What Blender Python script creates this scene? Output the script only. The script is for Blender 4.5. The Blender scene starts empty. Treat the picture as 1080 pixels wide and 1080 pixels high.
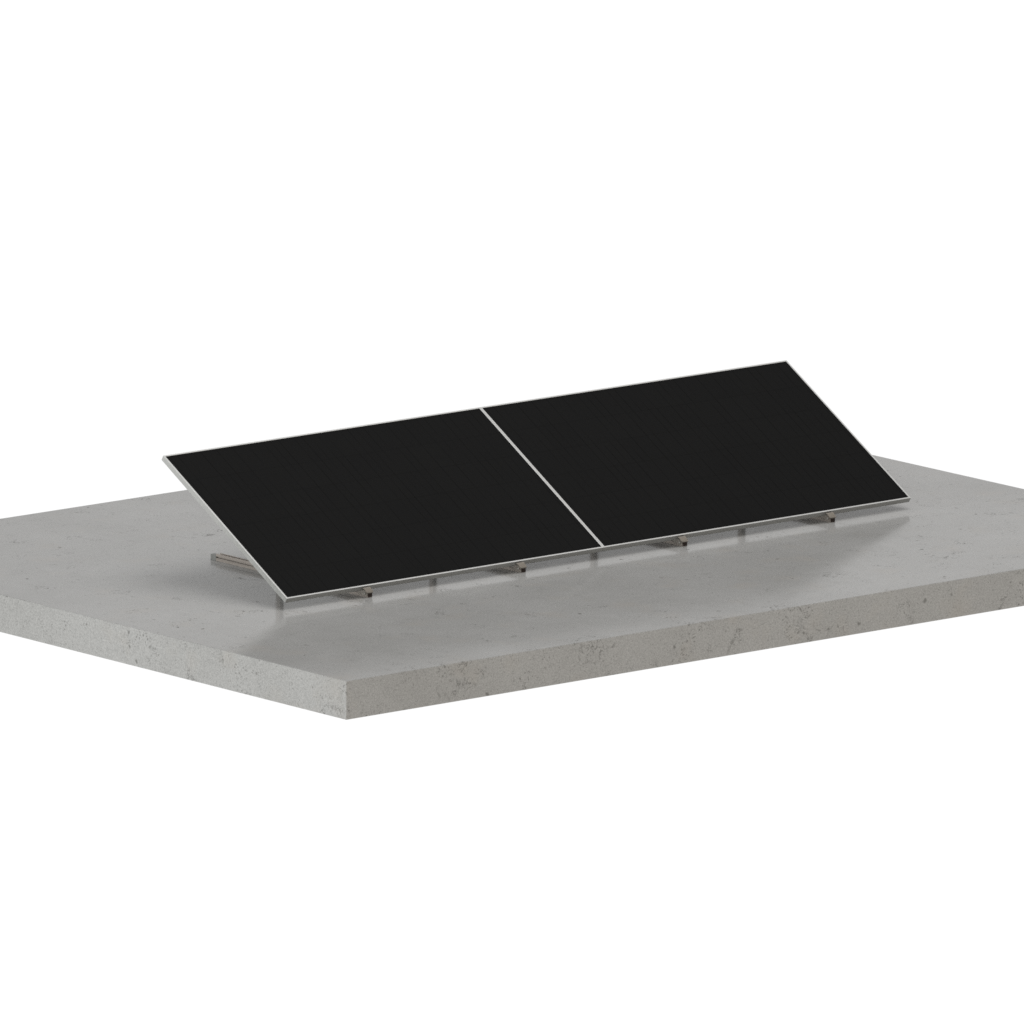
import bpy, bmesh, math
from mathutils import Vector, Matrix

scene = bpy.context.scene
COL = scene.collection

# ------------------------------------------------------------------ real sizes (metres)
PANEL_L, PANEL_W, PANEL_T, GAP = 1.7275, 0.9464, 0.0233, 0.001
TILT = 0.5314
Z0 = 0.0306                      # lower edge of the panels above the slab
RAIL_H, RAIL_W = 0.030, 0.0235
SL = (-0.7185, -1.2673, 4.1410, 2.2619, 0.161)   # slab x0, y0, x1, y1, thickness

# ------------------------------------------------------------------ material helpers
def new_mat(name):
    m = bpy.data.materials.new(name); m.use_nodes = True
    nt = m.node_tree
    return m, nt, nt.nodes['Principled BSDF']

def N(nt, kind, **props):
    n = nt.nodes.new(kind)
    for k, v in props.items(): setattr(n, k, v)
    return n

def ramp(nt, fac, stops, interp='LINEAR'):
    r = N(nt, 'ShaderNodeValToRGB'); r.color_ramp.interpolation = interp
    el = r.color_ramp.elements
    while len(el) < len(stops): el.new(0.5)
    for e, (p, c) in zip(el, stops):
        e.position = p; e.color = (c, c, c, 1) if isinstance(c, (int, float)) else (*c, 1)
    nt.links.new(fac, r.inputs['Fac'])
    return r.outputs['Color']

def mix(nt, fac, a, b, mode='MIX'):
    m = N(nt, 'ShaderNodeMix', data_type='RGBA', blend_type=mode)
    for sock, v in ((m.inputs['Factor'], fac), (m.inputs[6], a), (m.inputs[7], b)):
        if isinstance(v, (int, float)): sock.default_value = v
        elif isinstance(v, tuple): sock.default_value = (*v, 1)
        else: nt.links.new(v, sock)
    return m.outputs[2]

def math_n(nt, op, a, b=0.0, c=None):
    m = N(nt, 'ShaderNodeMath', operation=op)
    for i, v in enumerate((a, b) if c is None else (a, b, c)):
        if isinstance(v, (int, float)): m.inputs[i].default_value = v
        else: nt.links.new(v, m.inputs[i])
    return m.outputs[0]

def noise(nt, vec, scale, detail=4, rough=0.5, dist=0.0):
    n = N(nt, 'ShaderNodeTexNoise')
    n.inputs['Scale'].default_value = scale; n.inputs['Detail'].default_value = detail
    n.inputs['Roughness'].default_value = rough; n.inputs['Distortion'].default_value = dist
    nt.links.new(vec, n.inputs['Vector'])
    return n.outputs['Fac']

def vor(nt, vec, scale, feature='F1', rnd=1.0):
    v = N(nt, 'ShaderNodeTexVoronoi', feature=feature)
    v.inputs['Scale'].default_value = scale; v.inputs['Randomness'].default_value = rnd
    nt.links.new(vec, v.inputs['Vector'])
    return v.outputs['Distance']

# ------------------------------------------------------------------ concrete
def concrete():
    m, nt, b = new_mat('polished_concrete')
    tc = N(nt, 'ShaderNodeTexCoord').outputs['Object']
    # domain warp so that pits are not round
    wn = N(nt, 'ShaderNodeTexNoise'); wn.inputs['Scale'].default_value = 34; wn.inputs['Detail'].default_value = 3
    nt.links.new(tc, wn.inputs['Vector'])
    wv = N(nt, 'ShaderNodeVectorMath', operation='SCALE'); wv.inputs['Scale'].default_value = 0.030
    nt.links.new(wn.outputs['Color'], wv.inputs[0])
    ad = N(nt, 'ShaderNodeVectorMath', operation='ADD')
    nt.links.new(tc, ad.inputs[0]); nt.links.new(wv.outputs[0], ad.inputs[1])
    warp = ad.outputs[0]

    cloud = noise(nt, tc, 1.6, 5, 0.55)
    mott = noise(nt, tc, 19, 5, 0.6)
    grain = noise(nt, tc, 150, 4, 0.75)
    patch = noise(nt, tc, 3.3, 3, 0.6, 0.6)              # where pits gather
    base = ramp(nt, cloud, [(0.3, (0.300, 0.297, 0.289)), (0.7, (0.340, 0.337, 0.330))])
    base = mix(nt, 1.0, base, ramp(nt, mott, [(0.3, 0.97), (0.7, 1.03)]), 'MULTIPLY')
    base = mix(nt, 1.0, base, ramp(nt, grain, [(0.34, 0.76), (0.66, 1.18)]), 'MULTIPLY')
    # warm and cold stains
    st = ramp(nt, noise(nt, tc, 4.7, 3, 0.5), [(0.55, 0.0), (0.75, 0.35)])
    base = mix(nt, st, base, (0.325, 0.300, 0.270))

    # three families of air-hole pits
    gate1 = ramp(nt, patch, [(0.50, 0.0), (0.60, 1.0)])
    p1 = ramp(nt, vor(nt, warp, 72), [(0.20, 1.0), (0.34, 0.0)])
    g1 = ramp(nt, noise(nt, tc, 11, 2, 0.5), [(0.50, 0.0), (0.58, 1.0)])
    pits1 = mix(nt, 1.0, mix(nt, 1.0, p1, g1, 'MULTIPLY'), gate1, 'MULTIPLY')
    p2 = ramp(nt, vor(nt, warp, 10.5), [(0.06, 1.0), (0.105, 0.0)])
    # curled worm-like marks: thin contour of a noise
    wn2 = noise(nt, warp, 17, 3, 0.6, 1.2)
    band = math_n(nt, 'ABSOLUTE', math_n(nt, 'SUBTRACT', wn2, 0.5))
    worm = ramp(nt, band, [(0.008, 1.0), (0.024, 0.0)])
    gw = ramp(nt, noise(nt, tc, 5.2, 2, 0.5), [(0.56, 0.0), (0.64, 1.0)])
    gw2 = ramp(nt, noise(nt, tc, 27, 2, 0.5), [(0.44, 0.0), (0.54, 1.0)])
    worms = mix(nt, 1.0, mix(nt, 1.0, worm, gw, 'MULTIPLY'), gw2, 'MULTIPLY')
    p3 = ramp(nt, vor(nt, tc, 110), [(0.16, 1.0), (0.34, 0.0)])
    g3 = ramp(nt, noise(nt, tc, 45, 2, 0.5), [(0.50, 0.0), (0.58, 0.7)])
    pits3 = mix(nt, 1.0, p3, g3, 'MULTIPLY')
    a = mix(nt, 1.0, pits1, p2, 'LIGHTEN'); a = mix(nt, 1.0, a, worms, 'LIGHTEN')
    allp = mix(nt, 1.0, a, pits3, 'LIGHTEN')
    # on the trowelled top the holes are mostly filled; on the cast sides they stay open
    geo = N(nt, 'ShaderNodeNewGeometry')
    sx = N(nt, 'ShaderNodeSeparateXYZ'); nt.links.new(geo.outputs['Normal'], sx.inputs[0])
    top = ramp(nt, sx.outputs['Z'], [(0.5, 0.0), (0.9, 1.0)])
    vis = ramp(nt, top, [(0.0, 0.62), (1.0, 0.80)])
    filled = ramp(nt, noise(nt, tc, 8.5, 2, 0.5), [(0.50, 0.22), (0.58, 1.0)])
    vis = mix(nt, top, vis, mix(nt, 1.0, vis, filled, 'MULTIPLY'))
    k = mix(nt, 1.0, allp, vis, 'MULTIPLY')
    col = mix(nt, k, base, (0.085, 0.082, 0.075))
    nt.links.new(col, b.inputs['Base Color'])
    # power-floated, sealed top is glossier than the sides
    ro = ramp(nt, noise(nt, tc, 7, 4, 0.6), [(0.3, 0.09), (0.7, 0.15)])
    ro = mix(nt, top, (0.6, 0.6, 0.6), ro)
    ro = mix(nt, k, ro, (0.7, 0.7, 0.7))
    nt.links.new(ro, b.inputs['Roughness'])
    sp = ramp(nt, top, [(0.0, 0.20), (1.0, SPEC_TOP)])
    nt.links.new(sp, b.inputs['Specular IOR Level'])
    h = math_n(nt, 'SUBTRACT', math_n(nt, 'MULTIPLY', grain, 0.12), allp)
    bp = N(nt, 'ShaderNodeBump'); bp.inputs['Distance'].default_value = 0.0015
    st_ = ramp(nt, top, [(0.0, 0.6), (1.0, 0.0)])
    nt.links.new(st_, bp.inputs['Strength']); nt.links.new(h, bp.inputs['Height'])
    nt.links.new(bp.outputs['Normal'], b.inputs['Normal'])
    return m
SPEC_TOP = 0.018

def metal(name, colr, rough, metallic=0.6, var=0.06, streak=None):
    m, nt, b = new_mat(name)
    tc = N(nt, 'ShaderNodeTexCoord').outputs['Object']
    v = tc
    if streak:
        mp = N(nt, 'ShaderNodeMapping'); mp.inputs['Scale'].default_value = streak
        nt.links.new(tc, mp.inputs['Vector']); v = mp.outputs[0]
    n = noise(nt, v, 60, 4, 0.6)
    c = mix(nt, 1.0, colr, ramp(nt, n, [(0.3, 1 - var), (0.7, 1 + var)]), 'MULTIPLY')
    nt.links.new(c, b.inputs['Base Color'])
    r = ramp(nt, n, [(0.3, rough - 0.05), (0.7, rough + 0.07)])
    nt.links.new(r, b.inputs['Roughness'])
    b.inputs['Metallic'].default_value = metallic
    return m

def cells():
    """black monocrystalline cells seen through textured glass: faint grid of cells and hairline busbars"""
    m, nt, b = new_mat('black_solar_cells')
    tc = N(nt, 'ShaderNodeTexCoord').outputs['Object']
    s = N(nt, 'ShaderNodeSeparateXYZ'); nt.links.new(tc, s.inputs[0])
    def lines(axis, pitch, off, w):
        f = math_n(nt, 'FRACT', math_n(nt, 'DIVIDE', math_n(nt, 'SUBTRACT', s.outputs[axis], off), pitch))
        d = math_n(nt, 'ABSOLUTE', math_n(nt, 'SUBTRACT', f, 0.5))
        return math_n(nt, 'GREATER_THAN', d, 0.5 - w / pitch / 2)
    gx = lines('X', 0.1676, 0.026, 0.0030)               # half cells along the long side
    gy = lines('Y', 0.1520, 0.017, 0.0030)
    by = lines('Y', 0.0152, 0.017, 0.0007)               # busbars
    fi = lines('X', 0.0419, 0.026, 0.0032)
    mpn = N(nt, 'ShaderNodeMapping'); mpn.inputs['Scale'].default_value = (23.8, 3.2, 1)
    nt.links.new(tc, mpn.inputs['Vector'])
    fi = math_n(nt, 'MULTIPLY', fi, ramp(nt, noise(nt, mpn.outputs[0], 1.0, 2, 0.6), [(0.42, 0.15), (0.6, 1.0)]))
    grid = math_n(nt, 'MAXIMUM', gx, gy)
    # each cell a hair different
    fx = math_n(nt, 'FLOOR', math_n(nt, 'DIVIDE', math_n(nt, 'SUBTRACT', s.outputs['X'], 0.026), 0.1676))
    fy = math_n(nt, 'FLOOR', math_n(nt, 'DIVIDE', math_n(nt, 'SUBTRACT', s.outputs['Y'], 0.017), 0.1520))
    cb = N(nt, 'ShaderNodeCombineXYZ'); nt.links.new(fx, cb.inputs[0]); nt.links.new(fy, cb.inputs[1])
    wn = N(nt, 'ShaderNodeTexWhiteNoise'); nt.links.new(cb.outputs[0], wn.inputs['Vector'])
    c = ramp(nt, wn.outputs['Value'], [(0.0, (0.0094, 0.0094, 0.0095)), (1.0, (0.0099, 0.0099, 0.0099))])
    c = mix(nt, math_n(nt, 'MULTIPLY', by, 0.3), c, (0.012, 0.012, 0.012))
    c = mix(nt, math_n(nt, 'MULTIPLY', fi, 0.9), c, (0.0048, 0.0048, 0.0048))
    c = mix(nt, math_n(nt, 'MULTIPLY', grid, 0.35), c, (0.004, 0.004, 0.004))
    nt.links.new(c, b.inputs['Base Color'])
    b.inputs['Roughness'].default_value = 0.55
    b.inputs['Specular IOR Level'].default_value = 0.02   # anti-reflective coating
    return m

M = {}
M['concrete'] = concrete()
M['alu'] = metal('anodised_aluminium', (0.42, 0.42, 0.405), 0.40, 0.72, 0.03, (1, 1, 1))
M['lip'] = metal('lit_lip_aluminium', (0.58, 0.58, 0.57), 0.45, 0.25, 0.02)  # frame aluminium again, with the light on the lip put into its colour
M['rail'] = metal('mill_finish_rail', (0.37, 0.33, 0.298), 0.38, 0.6, 0.10, (1, 0.05, 1))
M['clamp'] = metal('galvanised_clamp', (0.30, 0.275, 0.245), 0.45, 0.6, 0.18)
M['bolt'] = metal('stainless_bolt', (0.75, 0.74, 0.72), 0.25, 1.0, 0.03)
M['cap'] = metal('grey_plastic_cap', (0.20, 0.20, 0.192), 0.55, 0.0, 0.06)
M['end_shade'] = metal('dark_brown_end_shade', (0.035, 0.026, 0.023), 0.6, 0.0, 0.1)
M['cells'] = cells()
M['seal'] = metal('black_sealant', (0.005, 0.005, 0.005), 0.75, 0.0, 0.0)
M['back'] = metal('white_backsheet', (0.66, 0.67, 0.66), 0.6, 0.0, 0.02)
M['jbox'] = metal('black_junction_plastic', (0.02, 0.02, 0.02), 0.5, 0.0, 0.05)
for k in ('seal', 'jbox', 'cap', 'end_shade'):
    M[k].node_tree.nodes['Principled BSDF'].inputs['Specular IOR Level'].default_value = 0.1

# ------------------------------------------------------------------ mesh helpers
def box(bm, x0, x1, y0, y1, z0, z1, mat=0):
    v = [bm.verts.new(p) for p in ((x0, y0, z0), (x1, y0, z0), (x1, y1, z0), (x0, y1, z0),
                                   (x0, y0, z1), (x1, y0, z1), (x1, y1, z1), (x0, y1, z1))]
    fs = []
    for q in ((3, 2, 1, 0), (4, 5, 6, 7), (0, 1, 5, 4), (1, 2, 6, 5), (2, 3, 7, 6), (3, 0, 4, 7)):
        f = bm.faces.new([v[i] for i in q]); f.material_index = mat; fs.append(f)
    return v

def prism_yz(bm, prof, x0, x1, dx_top=None):
    """profile of (y, z, x_shift0, x_shift1) extruded between x0 and x1"""
    a = [bm.verts.new((x0 + p[2], p[0], p[1])) for p in prof]
    b = [bm.verts.new((x1 + p[3], p[0], p[1])) for p in prof]
    n = len(prof)
    bm.faces.new(a); bm.faces.new(b[::-1])
    for i in range(n):
        j = (i + 1) % n
        bm.faces.new((a[i], b[i], b[j], a[j]))

def cyl(bm, c, axis, r, h, n=16):
    mt = Vector((0, 0, 1)).rotation_difference(Vector(axis)).to_matrix().to_4x4()
    mt.translation = Vector(c)
    bmesh.ops.create_cone(bm, cap_ends=True, segments=n, radius1=r, radius2=r, depth=h, matrix=mt)

def obj(name, bm, mats, parent=None, bevel=0.0, seg=2):
    bmesh.ops.recalc_face_normals(bm, faces=bm.faces)
    me = bpy.data.meshes.new(name); bm.to_mesh(me); bm.free()
    for m in (mats if isinstance(mats, (list, tuple)) else [mats]): me.materials.append(m)
    o = bpy.data.objects.new(name, me); COL.objects.link(o)
    if parent: o.parent = parent
    if bevel:
        md = o.modifiers.new('bevel', 'BEVEL'); md.width = bevel; md.segments = seg
        md.limit_method = 'ANGLE'; md.angle_limit = math.radians(40)
        md.harden_normals = False
    return o

def thing(name, label, cat, group=None):
    o = bpy.data.objects.new(name, None); COL.objects.link(o)
    o['label'] = label; o['category'] = cat
    if group: o['group'] = group
    o.empty_display_size = 0.1
    return o

# ------------------------------------------------------------------ slab
bm = bmesh.new()
x0, y0, x1, y1, th = SL
box(bm, x0, x1, y0, y1, -th, 0.0)
slab = obj('concrete_slab', bm, M['concrete'], bevel=0.0035, seg=3)
slab['kind'] = 'structure'

# ------------------------------------------------------------------ solar panels
LIP, WALL = 0.0070, 0.0022
def make_panel(label):
    root = thing('solar_panel', label, 'solar panel', 'solar panels side by side on the mounts')
    L, W, T = PANEL_L, PANEL_W, PANEL_T
    # frame: thin outer wall, top lip over the glass edge and a wide bottom flange, mitred ring
    prof = [(0, 0), (0, T), (LIP, T), (LIP, T - 0.0016), (WALL, T - 0.0016), (WALL, 0.0020), (0.026, 0.0020), (0.026, 0)]
    bm = bmesh.new(); rings = []
    for (d, z) in prof:
        rings.append([bm.verts.new(p) for p in ((d, d, z), (L - d, d, z), (L - d, W - d, z), (d, W - d, z))])
    for i in range(len(prof)):
        a, b = rings[i], rings[(i + 1) % len(prof)]
        for k in range(4):
            q = (k + 1) % 4
            bm.faces.new((a[k], a[q], b[q], b[k])).material_index = 1 if i in (1, 2) else 0   # top lip, lighter colour stands in for light from above
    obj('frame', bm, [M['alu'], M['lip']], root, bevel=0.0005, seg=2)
    # glass laminate held under the lip
    bm = bmesh.new()
    e = WALL + 0.0006
    zt = T - 0.0020
    box(bm, e, L - e, e, W - e, zt - 0.0042, zt)
    g = obj('glass', bm, M['cells'], root)
    # thin black sealant bead between lip and glass
    bm = bmesh.new(); rings = []
    for (d, z) in ((LIP - 0.0005, zt + 0.0002), (LIP + 0.0005, zt + 0.0012), (LIP + 0.0050, zt + 0.0004), (LIP + 0.0050, zt + 0.0002)):
        rings.append([bm.verts.new(p) for p in ((d, d, z), (L - d, d, z), (L - d, W - d, z), (d, W - d, z))])
    for i in range(4):
        a, b = rings[i], rings[(i + 1) % 4]
        for k in range(4):
            q = (k + 1) % 4
            bm.faces.new((a[k], a[q], b[q], b[k]))
    obj('seal', bm, M['seal'], root)
    bm = bmesh.new()
    box(bm, e, L - e, e, W - e, zt - 0.0050, zt - 0.0044)
    obj('backsheet', bm, M['back'], root)
    bm = bmesh.new()
    box(bm, L / 2 - 0.05, L / 2 + 0.05, W - 0.10, W - 0.04, zt - 0.018, zt - 0.0052)
    obj('junction_box', bm, M['jbox'], root, bevel=0.002)
    return root

pa = make_panel('black solar panel with silver frame')
pa['label'] = 'left of the two tilted black solar panels, silver frame, nearer the slab corner'
pa.location = (0, 0, Z0); pa.rotation_euler = (TILT, 0, 0)

def copy_thing(src):
    r = src.copy(); COL.objects.link(r)
    for ch in list(src.children):
        c = ch.copy(); COL.objects.link(c); c.parent = r
        for g in list(ch.children):
            d = g.copy(); COL.objects.link(d); d.parent = c
    return r
pb = copy_thing(pa)
pb['label'] = 'right of the two tilted black solar panels, silver frame, farther from the slab corner'
pb.location = (PANEL_L + GAP, 0, Z0)

# ------------------------------------------------------------------ mounts
Y_F, Y_B, Y_LEG = -0.015, 0.984, 0.575
CAP = 0.036
def make_mount(label):
    """origin: front left foot of the base rail on the slab"""
    root = thing('panel_mount', label, 'panel mount', 'aluminium mounts under the solar panels')
    w, h = RAIL_W, RAIL_H
    bm = bmesh.new()
    t = 0.0022
    ya, yb = 0.0, Y_B - Y_F
    box(bm, 0, w, ya, yb, 0, t)                                   # bottom
    for s in (0, 1):                                              # side walls with a long groove
        xa, xb = (0, t) if s == 0 else (w - t, w)
        box(bm, xa, xb, ya, yb, t, 0.0125)
        box(bm, xa, xb, ya, yb, 0.0185, h)
        xc, xd = (t + 0.0075, t + 0.0088) if s == 0 else (w - t - 0.0088, w - t - 0.0075)
        box(bm, xc, xd, ya, yb, 0.0105, 0.0190)
    box(bm, t, 0.0080, ya, yb, h - 0.0085, h - 0.0065)            # top flanges beside the slot
    box(bm, w - 0.0080, w - t, ya, yb, h - 0.0085, h - 0.0065)
    box(bm, t, w - t, ya + 0.01, yb, 0.0190, 0.0205)              # inner web
    rail = obj('base_rail', bm, M['rail'], root)
    bm = bmesh.new()
    box(bm, -0.0006, w + 0.0006, yb, yb + CAP, 0.0, 0.0235)
    obj('end_cap', bm, M['cap'], rail, bevel=0.001)
    bm = bmesh.new()
    box(bm, 0.0012, w + 0.0006, -0.0012, -0.0002, 0.0012, 0.0185)  # dark plate added to stand for the shade inside the open rail end
    obj('front_end_shade', bm, M['end_shade'], rail)
    # rear leg up to the sloping rail
    zleg = Z0 + (Y_LEG - 0.0) * math.tan(TILT) - 0.026 / math.cos(TILT)
    bm = bmesh.new()
    yl = Y_LEG - Y_F
    d = 0.013
    sl = math.tan(TILT)
    v = box(bm, 0.001, w - 0.001, yl - d, yl + d, h - 0.0004 + 0.0006, zleg)
    for i, p in enumerate(v):
        if i >= 4: p.co.z = zleg + (p.co.y - yl) * sl
    leg = obj('rear_leg', bm, M['rail'], root, bevel=0.001)
    # sloping rail on which the panel rests
    bm = bmesh.new()
    for (a0, a1, b0, b1) in ((0, w, 0, t), (0, t, t, 0.022), (w - t, w, t, 0.022), (t, 0.008, 0.0195, 0.022), (w - 0.008, w - t, 0.0195, 0.022)):
        vv = box(bm, a0, a1, 0.12, 0.90, b0 - 0.0245, b1 - 0.0245)
        for p in vv:
            y, z = p.co.y, p.co.z
            p.co.y = -Y_F + y * math.cos(TILT) - z * math.sin(TILT)
            p.co.z = Z0 + y * math.sin(TILT) + z * math.cos(TILT)
    obj('support_rail', bm, M['rail'], root)
    # front hook bracket that grips the lower edge of the panel
    bm = bmesh.new()
    prism_yz(bm, [(-0.0050, 0.0187, -0.004, 0), (-0.0060, 0.0225, -0.007, 0), (-0.0022, 0.0430, -0.024, -0.012), (0.0028, 0.0450, -0.025, -0.015),
                  (0.0012, 0.0420, -0.024, -0.013), (-0.0014, 0.0310, -0.014, -0.003), (-0.0014, 0.0187, -0.004, 0)], -0.0015, w + 0.0030)
    br = obj('front_clamp', bm, M['clamp'], root, bevel=0.0006)
    bm = bmesh.new()
    box(bm, -0.0022, -0.0003, 0.0005, 0.060, 0.006, 0.0298)        # cheek plate beside the rail
    obj('cheek_plate', bm, M['clamp'], br, bevel=0.0004)
    bm = bmesh.new()
    cyl(bm, (-0.0048, 0.012, 0.0170), (1, 0, 0), 0.0048, 0.005, 6)
    cyl(bm, (-0.0078, 0.012, 0.0170), (1, 0, 0), 0.0022, 0.003, 12)
    obj('bolt', bm, M['bolt'], br)
    return root

mx = (0.4320, 1.2689, 2.1634, 2.9961)
labels = ['leftmost aluminium panel mount, its grey rear rail end visible left of the panels',
          'second aluminium panel mount from the left, under the right half of the left panel',
          'third aluminium panel mount from the left, just right of the seam between the panels',
          'rightmost aluminium panel mount, near the far lower corner of the right panel']
m0 = make_mount(labels[0])
for i, x in enumerate(mx):
    o = m0 if i == 0 else copy_thing(m0)
    o['label'] = labels[i]
    o.location = (x, Y_F, 0)

# ------------------------------------------------------------------ studio surroundings (white cyclorama light)
w = bpy.data.worlds.new('World'); scene.world = w; w.use_nodes = True
nt = w.node_tree; bg = nt.nodes['Background']
tc = N(nt, 'ShaderNodeTexCoord').outputs['Generated']
s = N(nt, 'ShaderNodeSeparateXYZ'); nt.links.new(tc, s.inputs[0])
WORLD_TOP = 0.42
up = ramp(nt, s.outputs['Z'], [(0.27, (1.03, 1.03, 1.03)), (0.42, (WORLD_TOP, WORLD_TOP, WORLD_TOP * 1.02))])
# warm tint added to the world light from behind the camera
warm = ramp(nt, math_n(nt, 'MULTIPLY_ADD', s.outputs['Y'], 0.5, 0.5), [(0.25, (1.0, 0.965, 0.90)), (0.5, (1.0, 1.0, 1.0))])
up = mix(nt, 1.0, up, warm, 'MULTIPLY')
nt.links.new(up, bg.inputs['Color'])
bg.inputs['Strength'].default_value = 1.0

def area(name, loc, tgt, size, power, colr):
    l = bpy.data.lights.new(name, 'AREA'); l.shape = 'RECTANGLE'; l.size, l.size_y = size
    l.energy = power; l.color = colr
    o = bpy.data.objects.new(name, l); COL.objects.link(o)
    o.location = loc
    o.rotation_euler = (Vector(tgt) - Vector(loc)).to_track_quat('-Z', 'Y').to_euler()
    return o
area('side_softbox', (-15, 3, 3.0), (1.5, 0.5, 0), (8, 5), 1260, (0.95, 1.0, 0.99))
area('overhead_softbox', (3.0, -1.6, 10.0), (2.2, 0.3, 0), (9, 7), 565, (1.0, 1.0, 0.985))

# ------------------------------------------------------------------ camera (long lens, far away)
yaw, pit, roll = 0.70237, 0.1958, 0.00561
f = Vector((math.sin(yaw) * math.cos(pit), math.cos(yaw) * math.cos(pit), -math.sin(pit)))
r = Vector((math.cos(yaw), -math.sin(yaw), 0)); u = r.cross(f)
r, u = r * math.cos(roll) + u * math.sin(roll), u * math.cos(roll) - r * math.sin(roll)
cd = bpy.data.cameras.new('camera'); cam = bpy.data.objects.new('camera', cd); COL.objects.link(cam)
mt = Matrix((r, u, -f)).transposed().to_4x4(); mt.translation = Vector((-41.20208, -50.13468, 13.28965))
cam.matrix_world = mt
cd.sensor_fit = 'HORIZONTAL'; cd.sensor_width = 36; cd.lens = 36 * math.exp(2.74752)
cd.clip_start = 0.5; cd.clip_end = 400
scene.camera = cam

scene.view_settings.view_transform = 'Standard'; scene.view_settings.look = 'None'
scene.view_settings.exposure = 0; scene.view_settings.gamma = 1
scene.view_settings.use_curve_mapping = False
scene.cycles.max_bounces = 8
scene.cycles.use_denoising = False
scene.cycles.filter_width = 1.6
